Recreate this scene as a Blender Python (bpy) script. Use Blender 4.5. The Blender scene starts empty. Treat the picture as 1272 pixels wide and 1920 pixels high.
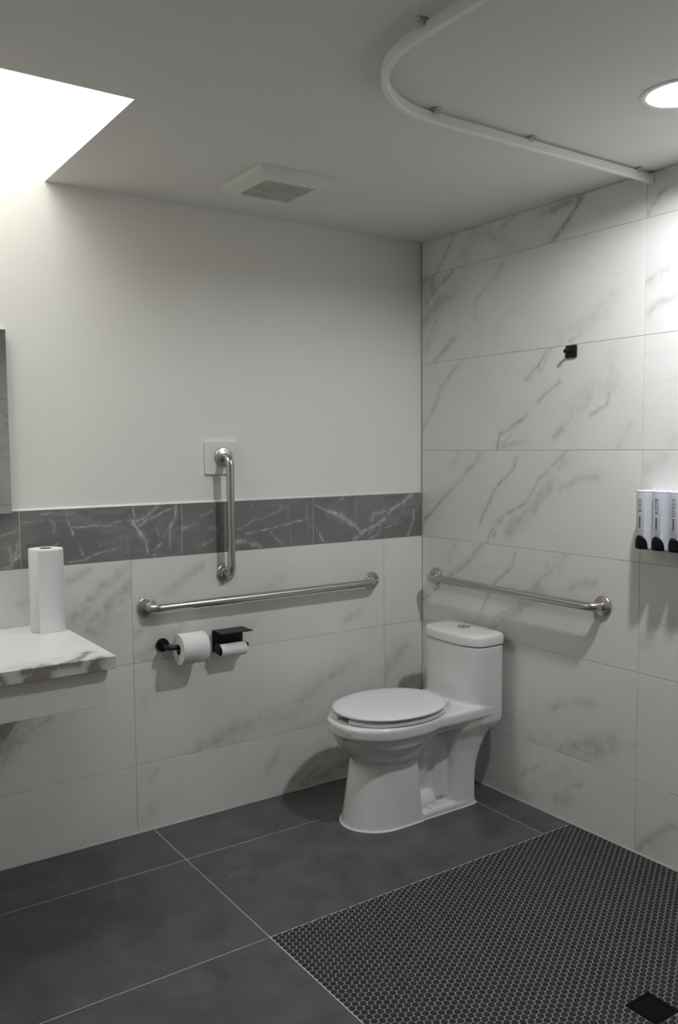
import bpy, bmesh, math, random
from mathutils import Vector, Matrix

random.seed(7)
sc = bpy.context.scene
col = sc.collection

# ------------------------------------------------------------------ camera
H = 2.417                                   # ceiling height
cam_d = bpy.data.cameras.new('camera')
cam = bpy.data.objects.new('camera', cam_d)
col.objects.link(cam)
_r = Vector((0.82441, -0.56594, -0.00761))
_u = Vector((0.04851, 0.05725, 0.99718))
_f = Vector((0.56391, 0.82245, -0.07466))
cam.matrix_world = Matrix(((_r.x, _u.x, -_f.x, -2.6042), (_r.y, _u.y, -_f.y, -3.1061),
                           (_r.z, _u.z, -_f.z, 1.4822), (0, 0, 0, 1)))
cam_d.sensor_fit = 'VERTICAL'
cam_d.sensor_height = 36.0
F_PX = 1612.28
cam_d.lens = 36.0 * F_PX / 1920.0
cam_d.clip_start = 0.02
sc.camera = cam

# ------------------------------------------------------------------ sky, exposure
SKY = 7.6
world = bpy.data.worlds.new('sky')
sc.world = world
world.use_nodes = True
bg = world.node_tree.nodes['Background']
bg.inputs['Color'].default_value = (0.972, 0.972, 0.99, 1)
bg.inputs['Strength'].default_value = SKY
LAMP = 780.0                                  # radiance of the recessed lamp's lens

vs = sc.view_settings
vs.view_transform = 'Standard'
vs.look = 'None'
vs.gamma = 1.0
vs.use_curve_mapping = False
vs.exposure = 0.38
sc.cycles.use_denoising = True
sc.cycles.use_adaptive_sampling = True
sc.cycles.adaptive_threshold = 0.06
sc.cycles.adaptive_min_samples = 12
sc.cycles.max_bounces = 6
sc.cycles.diffuse_bounces = 4
sc.cycles.use_light_tree = False
sc.cycles.transparent_max_bounces = 8
sc.cycles.sample_clamp_indirect = 6.0
sc.cycles.caustics_reflective = False
sc.cycles.caustics_refractive = False

# daylight portal in the mouth of the skylight (guides sampling of the sky, gives no light itself)
pl = bpy.data.lights.new('skylight_portal', 'AREA')
pl.shape = 'RECTANGLE'
pl.size, pl.size_y = 1.20, 0.89
pl.cycles.is_portal = True
po = bpy.data.objects.new('skylight_portal', pl)
po.location = (-2.305, -0.39, 3.24)
col.objects.link(po)

# ------------------------------------------------------------------ helpers
def link(o, parent=None):
    col.objects.link(o)
    if parent is not None:
        o.parent = parent
    return o

def tag(o, label=None, cat=None, group=None, kind=None):
    if label: o['label'] = label
    if cat: o['category'] = cat
    if group: o['group'] = group
    if kind: o['kind'] = kind
    return o

def thing(name, label, cat, loc=(0, 0, 0), group=None):
    e = bpy.data.objects.new(name, None)
    e.empty_display_size = 0.05
    e.location = loc
    return tag(link(e), label, cat, group)

def obj(name, bm, mat, parent=None, smooth=False, loc=None, recalc=True, angle=None):
    """bm is in world coordinates; with a parent Empty the mesh is moved into its frame"""
    if recalc:
        bmesh.ops.recalc_face_normals(bm, faces=bm.faces)
    me = bpy.data.meshes.new(name)
    bm.to_mesh(me); bm.free()
    me.materials.append(mat)
    if smooth or angle:
        for p in me.polygons: p.use_smooth = True
        if angle:
            me.set_sharp_from_angle(angle=math.radians(angle))
    o = bpy.data.objects.new(name, me)
    link(o, parent)
    off = Vector((0, 0, 0))
    q = parent
    while q is not None:
        off += q.location; q = q.parent
    if loc is not None:
        o.location = Vector(loc) - off
        me.transform(Matrix.Translation(-Vector(loc)))
    else:
        me.transform(Matrix.Translation(-off))
    return o

def box(bm, a, b, bevel=0.0, seg=1):
    x0, x1 = sorted((a[0], b[0])); y0, y1 = sorted((a[1], b[1])); z0, z1 = sorted((a[2], b[2]))
    v = [bm.verts.new(p) for p in ((x0,y0,z0),(x1,y0,z0),(x1,y1,z0),(x0,y1,z0),(x0,y0,z1),(x1,y0,z1),(x1,y1,z1),(x0,y1,z1))]
    fs = [bm.faces.new([v[i] for i in q]) for q in ((0,3,2,1),(4,5,6,7),(0,1,5,4),(1,2,6,5),(2,3,7,6),(3,0,4,7))]
    if bevel > 0:
        es = list({e for f in fs for e in f.edges})
        bmesh.ops.bevel(bm, geom=es, offset=bevel, segments=seg, affect='EDGES', profile=0.5)
    return bm

def new(): return bmesh.new()

def loft(bm, rings, cap0=True, cap1=True):
    vs_ = [[bm.verts.new(p) for p in r] for r in rings]
    n = len(vs_[0])
    for a, b in zip(vs_, vs_[1:]):
        for i in range(n):
            j = (i + 1) % n
            bm.faces.new((a[i], a[j], b[j], b[i]))
    if cap0: bm.faces.new(list(reversed(vs_[0])))
    if cap1: bm.faces.new(vs_[-1])
    return bm

def frame(axis):
    axis = Vector(axis).normalized()
    t = Vector((0, 0, 1)) if abs(axis.z) < 0.9 else Vector((1, 0, 0))
    a = axis.cross(t).normalized()
    return axis, a, axis.cross(a)

def lathe(bm, origin, axis, prof, n=32, caps=True):
    """prof = [(radius, height along the axis)]"""
    w, a, b = frame(axis)
    o = Vector(origin)
    rings = []
    for r, h in prof:
        rings.append([o + w * h + a * (max(r, 1e-5) * math.cos(2*math.pi*k/n)) + b * (max(r, 1e-5) * math.sin(2*math.pi*k/n)) for k in range(n)])
    return loft(bm, rings, caps, caps)

def sweep(bm, pts, rad, n=16):
    pts = [Vector(p) for p in pts]
    tang = []
    for i in range(len(pts)):
        a = pts[max(i-1, 0)]; b = pts[min(i+1, len(pts)-1)]
        tang.append((b - a).normalized())
    _, u, v = frame(tang[0])
    rings = []
    for i, p in enumerate(pts):
        t = tang[i]
        u = (u - t * u.dot(t)).normalized()
        v = t.cross(u)
        rings.append([p + u * (rad*math.cos(2*math.pi*k/n)) + v * (rad*math.sin(2*math.pi*k/n)) for k in range(n)])
    return loft(bm, rings)

def fillet(pts, r, seg=8):
    """round the inner corners of a polyline"""
    pts = [Vector(p) for p in pts]
    out = [pts[0]]
    for i in range(1, len(pts)-1):
        p, a, b = pts[i], (pts[i-1]-pts[i]).normalized(), (pts[i+1]-pts[i]).normalized()
        ang = a.angle(b); d = r / math.tan(ang/2)
        c = p + (a+b).normalized() * (r / math.sin(ang/2))
        s, e = p + a*d - c, p + b*d - c
        for k in range(seg+1):
            out.append(c + s.slerp(e, k/seg).normalized()*r)
    out.append(pts[-1])
    return out

def superring(x0, x1, yc, b, z, e=2.0, n=64):
    cx, a = (x0+x1)/2, (x1-x0)/2
    out = []
    for k in range(n):
        t = 2*math.pi*k/n
        c, s = math.cos(t), math.sin(t)
        out.append(Vector((cx + a*math.copysign(abs(c)**(2/e), c), yc + b*math.copysign(abs(s)**(2/e), s), z)))
    return out

def project(p):
    d = Vector(p) - Vector((-2.6042, -3.1061, 1.4822))
    w = d.dot(_f)
    return 636 + F_PX*d.dot(_r)/w, 960 - F_PX*d.dot(_u)/w, w

# ------------------------------------------------------------------ materials
def mat(name, color, rough=0.5, metal=0.0, spec=0.5, noise=None, bump=None, coat=0.0, emit=None):
    """noise = (scale, amount, second colour); bump = (scale, strength)"""
    m = bpy.data.materials.new(name); m.use_nodes = True
    nt = m.node_tree; P = nt.nodes['Principled BSDF']
    P.inputs['Base Color'].default_value = (*color, 1)
    P.inputs['Roughness'].default_value = rough
    P.inputs['Metallic'].default_value = metal
    P.inputs['Specular IOR Level'].default_value = spec
    P.inputs['Coat Weight'].default_value = coat
    if emit:
        P.inputs['Emission Color'].default_value = (*emit[0], 1)
        P.inputs['Emission Strength'].default_value = emit[1]
    tc = nt.nodes.new('ShaderNodeTexCoord')
    if noise:
        n = nt.nodes.new('ShaderNodeTexNoise'); n.inputs['Scale'].default_value = noise[0]
        n.inputs['Detail'].default_value = 6
        mx = nt.nodes.new('ShaderNodeMix'); mx.data_type = 'RGBA'
        mr = nt.nodes.new('ShaderNodeMapRange')
        mr.inputs['From Min'].default_value = 0.3; mr.inputs['From Max'].default_value = 0.7
        mr.inputs['To Max'].default_value = noise[1]
        nt.links.new(tc.outputs['Object'], n.inputs['Vector'])
        nt.links.new(n.outputs['Fac'], mr.inputs['Value'])
        nt.links.new(mr.outputs['Result'], mx.inputs[0])
        mx.inputs[6].default_value = (*color, 1); mx.inputs[7].default_value = (*noise[2], 1)
        nt.links.new(mx.outputs[2], P.inputs['Base Color'])
    if bump:
        n2 = nt.nodes.new('ShaderNodeTexNoise'); n2.inputs['Scale'].default_value = bump[0]
        n2.inputs['Detail'].default_value = 4
        bp = nt.nodes.new('ShaderNodeBump'); bp.inputs['Strength'].default_value = bump[1]
        bp.inputs['Distance'].default_value = 0.002
        nt.links.new(tc.outputs['Object'], n2.inputs['Vector'])
        nt.links.new(n2.outputs['Fac'], bp.inputs['Height'])
        nt.links.new(bp.outputs['Normal'], P.inputs['Normal'])
    return m

def vein_group():
    g = bpy.data.node_groups.new('vein_stroke', 'ShaderNodeTree')
    I = g.interface
    for nm, ty in (('P', 'NodeSocketVector'), ('A', 'NodeSocketVector'), ('BA', 'NodeSocketVector'),
                   ('InvLen2', 'NodeSocketFloat'), ('InvWidth', 'NodeSocketFloat'), ('Strength', 'NodeSocketFloat'), ('Before', 'NodeSocketFloat')):
        I.new_socket(nm, in_out='INPUT', socket_type=ty)
    I.new_socket('Value', in_out='OUTPUT', socket_type='NodeSocketFloat')
    N, L = g.nodes, g.links
    gi, go = N.new('NodeGroupInput'), N.new('NodeGroupOutput')
    def vm(op, *ins):
        n = N.new('ShaderNodeVectorMath'); n.operation = op
        for k, s in enumerate(ins): L.new(s, n.inputs[k])
        return n
    def mm(op, a, b=None, clamp=False):
        n = N.new('ShaderNodeMath'); n.operation = op; n.use_clamp = clamp
        for k, s in enumerate((a, b)):
            if s is None: continue
            if isinstance(s, (int, float)): n.inputs[k].default_value = s
            else: L.new(s, n.inputs[k])
        return n.outputs[0]
    pa = vm('SUBTRACT', gi.outputs['P'], gi.outputs['A']).outputs[0]
    h = mm('MULTIPLY', vm('DOT_PRODUCT', pa, gi.outputs['BA']).outputs['Value'], gi.outputs['InvLen2'], True)
    sc_ = N.new('ShaderNodeVectorMath'); sc_.operation = 'SCALE'
    L.new(gi.outputs['BA'], sc_.inputs[0]); L.new(h, sc_.inputs['Scale'])
    d = vm('SUBTRACT', pa, sc_.outputs[0])
    ln = N.new('ShaderNodeVectorMath'); ln.operation = 'LENGTH'; L.new(d.outputs[0], ln.inputs[0])
    q = mm('MULTIPLY', ln.outputs['Value'], gi.outputs['InvWidth'])
    q = mm('MULTIPLY', mm('MULTIPLY', q, q), -1.0)
    halo = mm('MULTIPLY', mm('EXPONENT', mm('MULTIPLY', q, 0.1)), 0.24)
    v = mm('MULTIPLY', mm('ADD', mm('MULTIPLY', mm('EXPONENT', q), 0.8), halo), gi.outputs['Strength'])
    L.new(mm('MAXIMUM', v, gi.outputs['Before']), go.inputs['Value'])
    return g
VEIN = vein_group()

def marble(name, plane, centre, strokes, base, base2, vein, rough=0.3, seed=0.0, warp=0.02, generic=0.0, spec=0.5, soft=1.0, brk=(0.35, 1.35), wscale=9.0, bscale=24.0):
    """printed stone: strokes [(width, strength, [(u, v), ...])] in wall coordinates, plane 'x' or 'y' (its normal) or 'z'"""
    m = bpy.data.materials.new(name); m.use_nodes = True
    nt = m.node_tree; N, L = nt.nodes, nt.links; P = N['Principled BSDF']
    P.inputs['Roughness'].default_value = rough
    P.inputs['Specular IOR Level'].default_value = spec
    tc = N.new('ShaderNodeTexCoord')
    off = N.new('ShaderNodeVectorMath'); off.operation = 'ADD'
    L.new(tc.outputs['Object'], off.inputs[0]); off.inputs[1].default_value = (seed*3.1, seed*1.7, seed*2.3)
    src = off.outputs[0]
    if generic and seed == 0.0:
        oi = N.new('ShaderNodeObjectInfo')
        mu = N.new('ShaderNodeMath'); mu.operation = 'MULTIPLY'; mu.inputs[1].default_value = 37.0
        L.new(oi.outputs['Random'], mu.inputs[0]); 
        ad = N.new('ShaderNodeVectorMath'); ad.operation = 'ADD'
        L.new(src, ad.inputs[0]); L.new(mu.outputs[0], ad.inputs[1]); src = ad.outputs[0]
    def noise(scale, detail=4, rgh=0.5, out='Fac', vec=None):
        n = N.new('ShaderNodeTexNoise'); n.inputs['Scale'].default_value = scale
        n.inputs['Detail'].default_value = detail; n.inputs['Roughness'].default_value = rgh
        L.new(vec or src, n.inputs['Vector'])
        return n.outputs[out]
    def mm(op, a, b, clamp=False):
        n = N.new('ShaderNodeMath'); n.operation = op; n.use_clamp = clamp
        for k, s in enumerate((a, b)):
            if isinstance(s, (int, float)): n.inputs[k].default_value = s
            else: L.new(s, n.inputs[k])
        return n.outputs[0]
    # warped position
    w = noise(wscale, 6, 0.72, 'Color')
    ws = N.new('ShaderNodeVectorMath'); ws.operation = 'SUBTRACT'; L.new(w, ws.inputs[0]); ws.inputs[1].default_value = (.5, .5, .5)
    wk = N.new('ShaderNodeVectorMath'); wk.operation = 'SCALE'; L.new(ws.outputs[0], wk.inputs[0]); wk.inputs['Scale'].default_value = warp*2
    wp = N.new('ShaderNodeVectorMath'); wp.operation = 'ADD'; L.new(tc.outputs['Object'], wp.inputs[0]); L.new(wk.outputs[0], wp.inputs[1])
    flat = N.new('ShaderNodeVectorMath'); flat.operation = 'MULTIPLY'; L.new(wp.outputs[0], flat.inputs[0])
    flat.inputs[1].default_value = {'x': (0, 1, 1), 'y': (1, 0, 1), 'z': (1, 1, 1)}[plane]
    def P3(u, v):
        if plane == 'x': return Vector((0, -u, v)) - Vector((0, centre[1], centre[2]))
        if plane == 'y': return Vector((u, 0, v)) - Vector((centre[0], 0, centre[2]))
        return None
    val = None
    for wd, st, pts in strokes:
        q = [P3(*p) for p in pts] if plane != 'z' else [Vector(p) - Vector(centre) for p in pts]
        for a, b in zip(q, q[1:]):
            g = N.new('ShaderNodeGroup'); g.node_tree = VEIN
            L.new(flat.outputs[0], g.inputs['P'])
            ba = b - a
            g.inputs['A'].default_value = a; g.inputs['BA'].default_value = ba
            g.inputs['InvLen2'].default_value = 1/max(ba.length_squared, 1e-7)
            g.inputs['InvWidth'].default_value = 1/(wd*soft)
            g.inputs['Strength'].default_value = st
            if val is not None: L.new(val, g.inputs['Before'])
            val = g.outputs['Value']
    # broken up by noise
    if val is not None:
        br = N.new('ShaderNodeMapRange'); br.inputs['From Min'].default_value = 0.35; br.inputs['From Max'].default_value = 0.62
        br.inputs['To Min'].default_value = brk[0]; br.inputs['To Max'].default_value = brk[1]
        L.new(noise(bscale, 5, 0.7), br.inputs['Value'])
        val = mm('MULTIPLY', val, br.outputs['Result'], True)
    if generic:
        # faint diagonal veining of its own
        mp = N.new('ShaderNodeMapping'); L.new(src, mp.inputs['Vector'])
        mp.inputs['Rotation'].default_value = {'x': (-0.85, 0, 0), 'y': (0, -0.85, 0), 'z': (0, 0, 0.8)}[plane]
        mp.inputs['Scale'].default_value = {'x': (1, 0.45, 1.6), 'y': (0.45, 1, 1.6), 'z': (.6, 1.6, 1)}[plane]
        nz = noise(2.2, 6, 0.6, 'Fac', mp.outputs[0])
        ab = mm('ABSOLUTE', mm('SUBTRACT', nz, 0.5), 0)
        gv = N.new('ShaderNodeMapRange'); gv.inputs['From Min'].default_value = 0.0; gv.inputs['From Max'].default_value = 0.03
        gv.inputs['To Min'].default_value = generic; gv.inputs['To Max'].default_value = 0.0
        L.new(ab, gv.inputs['Value'])
        gm = N.new('ShaderNodeMapRange'); gm.inputs['From Min'].default_value = 0.45; gm.inputs['From Max'].default_value = 0.65
        L.new(noise(1.7, 2, 0.5), gm.inputs['Value'])
        gg = mm('MULTIPLY', gv.outputs['Result'], gm.outputs['Result'])
        val = gg if val is None else mm('MAXIMUM', val, gg)
    mx = N.new('ShaderNodeMix'); mx.data_type = 'RGBA'
    mr = N.new('ShaderNodeMapRange'); mr.inputs['From Min'].default_value = 0.35; mr.inputs['From Max'].default_value = 0.7
    L.new(noise(3.5, 4, 0.55), mr.inputs['Value'])
    L.new(mr.outputs['Result'], mx.inputs[0])
    mx.inputs[6].default_value = (*base, 1); mx.inputs[7].default_value = (*base2, 1)
    outc = mx.outputs[2]
    if val is not None:
        m2 = N.new('ShaderNodeMix'); m2.data_type = 'RGBA'
        L.new(val, m2.inputs[0]); L.new(outc, m2.inputs[6]); m2.inputs[7].default_value = (*vein, 1)
        outc = m2.outputs[2]
    L.new(outc, P.inputs['Base Color'])
    return m

PAINT = mat('off_white_wall_paint', (0.875, 0.85, 0.80), 0.6, spec=0.3)
CEIL = mat('white_ceiling_paint', (0.80, 0.775, 0.735), 0.7, spec=0.25)
GROUT_W = mat('pale_tile_grout', (0.55, 0.53, 0.50), 0.9)
GROUT_F = mat('grey_mosaic_grout', (0.27, 0.262, 0.25), 0.9, noise=(40, 0.5, (0.22, 0.214, 0.205)))
GROUT_J = mat('light_grey_joint_grout', (0.52, 0.51, 0.49), 0.9)
CAULK = mat('white_caulk', (0.78, 0.77, 0.75), 0.45)
CAULK_G = mat('grey_white_caulk', (0.42, 0.41, 0.40), 0.5)
CERAMIC = mat('white_vitreous_china', (0.80, 0.79, 0.78), 0.12, spec=0.5, coat=0.3)
SEATP = mat('white_seat_plastic', (0.80, 0.80, 0.81), 0.22)
STEEL = mat('brushed_stainless_steel', (0.56, 0.53, 0.49), 0.3, 1.0, noise=(60, 0.4, (0.50, 0.47, 0.43)))
CHROME = mat('polished_chrome', (0.72, 0.72, 0.72), 0.12, 1.0)
BLACK = mat('matte_black_metal', (0.008, 0.008, 0.009), 0.42, 0.0, spec=0.4)
BLACKP = mat('black_plastic', (0.006, 0.006, 0.007), 0.4, spec=0.25)
DRAINM = mat('black_drain_coating', (0.003, 0.003, 0.004), 0.6, spec=0.12)
PAPER = mat('white_tissue_paper', (0.82, 0.81, 0.80), 0.95, spec=0.1, bump=(400, 0.15))
KRAFT = mat('brown_cardboard', (0.22, 0.13, 0.08), 0.9)
DISP = mat('white_dispenser_plastic', (0.74, 0.74, 0.80), 0.3)
INK = mat('dark_grey_print', (0.12, 0.12, 0.13), 0.6)
SLOT = mat('smoked_level_window', (0.07, 0.07, 0.085), 0.2)
RAIL = mat('white_powder_coated_rail', (0.92, 0.91, 0.88), 0.4)
CLIP = mat('grey_clip_plastic', (0.58, 0.56, 0.53), 0.5)
FANM = mat('white_fan_plastic', (0.78, 0.77, 0.72), 0.45)
FANP = mat('yellowish_fan_grille', (0.60, 0.58, 0.52), 0.6)  # grille colour slightly darker and yellower than the fan cover
LACQ = mat('white_lacquer', (0.84, 0.825, 0.80), 0.4)
MOSAIC = mat('charcoal_mosaic_glaze', (0.021, 0.020, 0.0195), 0.5, spec=0.35, noise=(22, 0.7, (0.033, 0.031, 0.030)))
FTILE = mat('dark_grey_porcelain', (0.066, 0.0648, 0.064), 0.38, spec=0.5, noise=(7, 1.0, (0.113, 0.111, 0.110)))
LENS = mat('lit_lamp_lens', (0.9, 0.9, 0.9), 0.4, emit=((0.915, 0.965, 1.0), LAMP))
MIRROR = mat('mirror_silvering', (0.72, 0.77, 0.77), 0.02, 1.0)
PLATE = mat('white_switch_plastic', (0.78, 0.78, 0.77), 0.35)
M_BASE, M_BASE2, M_VEIN = (0.855, 0.83, 0.795), (0.815, 0.795, 0.765), (0.40, 0.375, 0.355)
MARBLE_ANY = marble('marble_print_porcelain', 'x', (0, 0, 0), [], M_BASE, M_BASE2, M_VEIN, generic=0.5)
MARBLE_ANY_Y = marble('marble_print_porcelain_b', 'y', (0, 0, 0), [], M_BASE, M_BASE2, M_VEIN, generic=0.5)
VEINS_RIGHT = [
(0.006,0.5,[(0.22,2.412),(0.17,2.35),(0.1,2.263)]),
(0.007,0.4,[(0.592,2.413),(0.488,2.37),(0.441,2.329)]),
(0.01,0.8,[(0.927,2.416),(0.858,2.335),(0.773,2.264)]),
(0.014,0.6,[(0.927,2.414),(0.817,2.394),(0.74,2.383)]),
(0.03,0.25,[(0.536,2.314),(0.341,2.404),(0.277,2.304)]),
(0.03,0.5,[(0.007,2.241),(0.093,2.246),(0.029,2.163)]),
(0.012,0.55,[(0.211,2.253),(0.115,2.206),(0.036,2.144)]),
(0.035,0.4,[(0.198,2.166),(0.101,2.125),(0.014,2.072)]),
(0.012,0.3,[(0.129,2.103),(0.043,1.965)]),
(0.008,0.3,[(0.513,2.235),(0.484,2.199),(0.349,2.099),(0.362,2.019)]),
(0.012,0.4,[(0.225,1.964),(0.079,1.864)]),
(0.02,0.15,[(0.101,1.996),(0.021,1.92)]),
(0.006,0.45,[(0.924,1.9),(0.87,1.877)]),
(0.03,0.18,[(1.072,2.012),(0.971,1.951),(0.825,1.899)]),
(0.012,0.35,[(1.294,2.076),(1.209,2.045)]),
(0.014,0.35,[(1.324,1.979),(1.269,1.97),(1.22,1.938)]),
(0.02,0.2,[(1.331,2.09),(1.234,2.038)]),
(0.012,0.4,[(1.298,2.419),(1.238,2.418)]),
(0.01,0.45,[(1.307,2.359),(1.26,2.337),(1.236,2.308),(1.208,2.276)]),
(0.03,0.25,[(1.314,2.371),(1.21,2.391)]),
(0.01,0.35,[(0.279,1.86),(0.143,1.766)]),
(0.012,0.3,[(0.143,1.766),(0.087,1.662),(-0.001,1.56)]),
(0.008,0.5,[(0.768,1.866),(0.71,1.798),(0.645,1.746)]),
(0.006,0.35,[(0.786,1.864),(0.732,1.788),(0.678,1.744)]),
(0.007,0.4,[(0.827,1.734),(0.712,1.652)]),
(0.007,0.55,[(0.657,1.609),(0.59,1.577),(0.508,1.532),(0.49,1.47)]),
(0.006,0.35,[(0.59,1.565),(0.52,1.481)]),
(0.01,0.3,[(0.647,1.505),(0.52,1.479)]),
(0.008,0.5,[(1.056,1.673),(1.047,1.629),(0.968,1.594)]),
(0.04,0.25,[(1.069,1.702),(0.995,1.692),(0.89,1.612)]),
(0.015,0.4,[(0.865,1.566),(0.804,1.515)]),
(0.012,0.2,[(1.156,1.554),(1.1,1.476)]),
(0.02,0.15,[(1.345,1.511),(1.312,1.477)]),
(0.03,0.18,[(1.076,1.806),(1.059,1.725)]),
(0.012,0.4,[(0.385,1.449),(0.347,1.404),(0.214,1.292),(0.145,1.242)]),
(0.006,0.6,[(0.145,1.242),(0.014,1.139)]),
(0.008,0.25,[(0.248,1.449),(0.2,1.393)]),
(0.006,0.55,[(0.603,1.433),(0.58,1.382),(0.485,1.31),(0.443,1.247),(0.387,1.146)]),
(0.008,0.4,[(0.862,1.458),(0.727,1.351),(0.639,1.248),(0.499,1.171),(0.426,1.066)]),
(0.03,0.4,[(0.77,1.32),(0.684,1.225),(0.559,1.132)]),
(0.006,0.5,[(0.727,1.351),(0.662,1.257),(0.517,1.177),(0.475,1.099)]),
(0.03,0.25,[(0.852,1.442),(0.78,1.385)]),
(0.014,0.3,[(1.01,1.362),(0.924,1.356),(0.833,1.314)]),
(0.03,0.2,[(1.289,1.437),(1.215,1.4)]),
(0.012,0.4,[(0.394,1.056),(0.336,0.987),(0.215,0.909),(0.174,0.866)]),
(0.006,0.6,[(0.117,0.84),(-0.009,0.739)]),
(0.02,0.2,[(0.229,1.042),(0.187,0.972)]),
(0.006,0.5,[(0.595,1.031),(0.578,0.978),(0.489,0.906),(0.427,0.817),(0.377,0.727)]),
(0.008,0.4,[(0.868,1.07),(0.775,0.983),(0.688,0.897),(0.586,0.796),(0.466,0.688)]),
(0.03,0.4,[(0.732,0.911),(0.666,0.851),(0.539,0.754)]),
(0.03,0.25,[(0.858,1.065),(0.785,0.992)]),
(0.006,0.4,[(0.688,0.888),(0.502,0.765),(0.453,0.695)]),
(0.014,0.3,[(1.008,0.971),(0.93,0.955),(0.87,0.921)]),
(0.03,0.3,[(1.331,0.885),(1.27,0.842),(1.221,0.774)]),
(0.008,0.4,[(1.311,0.864),(1.221,0.774)]),
(0.012,0.3,[(1.016,0.509),(0.919,0.485),(0.85,0.465),(0.81,0.436)]),
(0.025,0.5,[(1.097,0.387),(1.033,0.36),(0.945,0.316),(0.852,0.283)]),
(0.035,0.4,[(1.084,0.356),(0.99,0.311),(0.884,0.27)]),
(0.015,0.2,[(1.199,0.398),(1.132,0.373)]),
(0.04,0.2,[(0.804,0.294),(0.696,0.264)]),
(0.008,0.4,[(0.731,0.172),(0.663,0.128),(0.654,0.105)]),
(0.03,0.35,[(0.69,0.037),(0.638,0.023),(0.593,0.038)]),
(0.008,0.35,[(0.955,0.173),(0.894,0.144),(0.878,0.126)]),
(0.03,0.35,[(0.895,0.087),(0.839,0.072)]),
(0.06,0.15,[(0.885,0.198),(0.757,0.105),(0.629,0.03)]),
(0.012,0.45,[(1.371,0.153),(1.34,0.144),(1.291,0.097),(1.24,0.049),(1.214,0.01)]),
(0.025,0.2,[(1.335,0.108),(1.273,0.044)])]
VEINS_BACK = [
(0.02,0.3,[(-1.132,1.021),(-1.214,0.972),(-1.289,0.928)]),
(0.02,0.2,[(-0.765,0.945),(-0.845,0.893)]),
(0.02,0.4,[(-1.395,0.694),(-1.298,0.745),(-1.228,0.782)]),
(0.03,0.35,[(-1.424,0.675),(-1.358,0.675),(-1.28,0.672)]),
(0.015,0.3,[(-1.421,0.779),(-1.393,0.794)]),
(0.02,0.2,[(-0.903,0.761),(-0.98,0.741)]),
(0.02,0.25,[(-0.362,0.748),(-0.44,0.715)]),
(0.03,0.2,[(-1.352,0.53),(-1.41,0.494)]),
(0.03,0.3,[(-0.416,0.509),(-0.531,0.474),(-0.618,0.425),(-0.69,0.396)]),
(0.03,0.4,[(-0.944,0.331),(-1.02,0.326),(-1.095,0.302),(-1.2,0.26)]),
(0.05,0.3,[(-0.977,0.298),(-1.064,0.285),(-1.138,0.271)]),
(0.05,0.2,[(-0.655,0.358),(-0.797,0.343),(-0.933,0.329)]),
(0.04,0.2,[(-0.52,0.27),(-0.656,0.265),(-0.786,0.27)]),
(0.012,0.25,[(-1.345,0.239),(-1.37,0.203)]),
(0.015,0.3,[(-0.799,0.19),(-0.846,0.129),(-0.858,0.091)]),
(0.02,0.25,[(-0.571,0.174),(-0.621,0.1),(-0.731,0.041)]),
(0.02,0.45,[(-0.38,0.08),(-0.51,0.054),(-0.659,0.013)]),
(0.015,0.4,[(-0.534,0.145),(-0.61,0.066),(-0.683,0.03)]),
(0.02,0.2,[(-1.353,0.1),(-1.393,0.053)]),
(0.02,0.3,[(-0.106,0.552),(-0.203,0.477),(-0.231,0.415)]),
(0.012,0.25,[(-0.12,0.509),(-0.203,0.444)]),
(0.02,0.3,[(-0.006,0.413),(-0.12,0.364)]),
(0.02,0.5,[(-1.429,0.977),(-1.489,0.932),(-1.528,0.899),(-1.561,0.871),(-1.6,0.82)]),
(0.015,0.45,[(-1.539,0.981),(-1.591,0.924),(-1.635,0.886),(-1.669,0.853)]),
(0.03,0.35,[(-1.443,0.94),(-1.516,0.898),(-1.575,0.811)]),
(0.015,0.35,[(-1.6,1.037),(-1.649,1.011),(-1.668,1.0)]),
(0.02,0.3,[(-1.434,1.047),(-1.5,0.997),(-1.578,0.942),(-1.604,0.895)]),
(0.03,0.3,[(-1.629,0.885),(-1.667,0.847)]),
(0.015,0.25,[(-1.793,0.958),(-1.84,0.94)]),
(0.04,0.2,[(-1.491,0.863),(-1.556,0.808)]),
(0.05,0.6,[(-1.866,0.507),(-1.9,0.496),(-1.925,0.429)]),
(0.02,0.5,[(-1.838,0.483),(-1.873,0.448),(-1.915,0.391)]),
(0.012,0.4,[(-1.749,0.518),(-1.797,0.494),(-1.839,0.465),(-1.863,0.422)]),
(0.04,0.2,[(-1.792,0.48),(-1.85,0.456)])]
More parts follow.
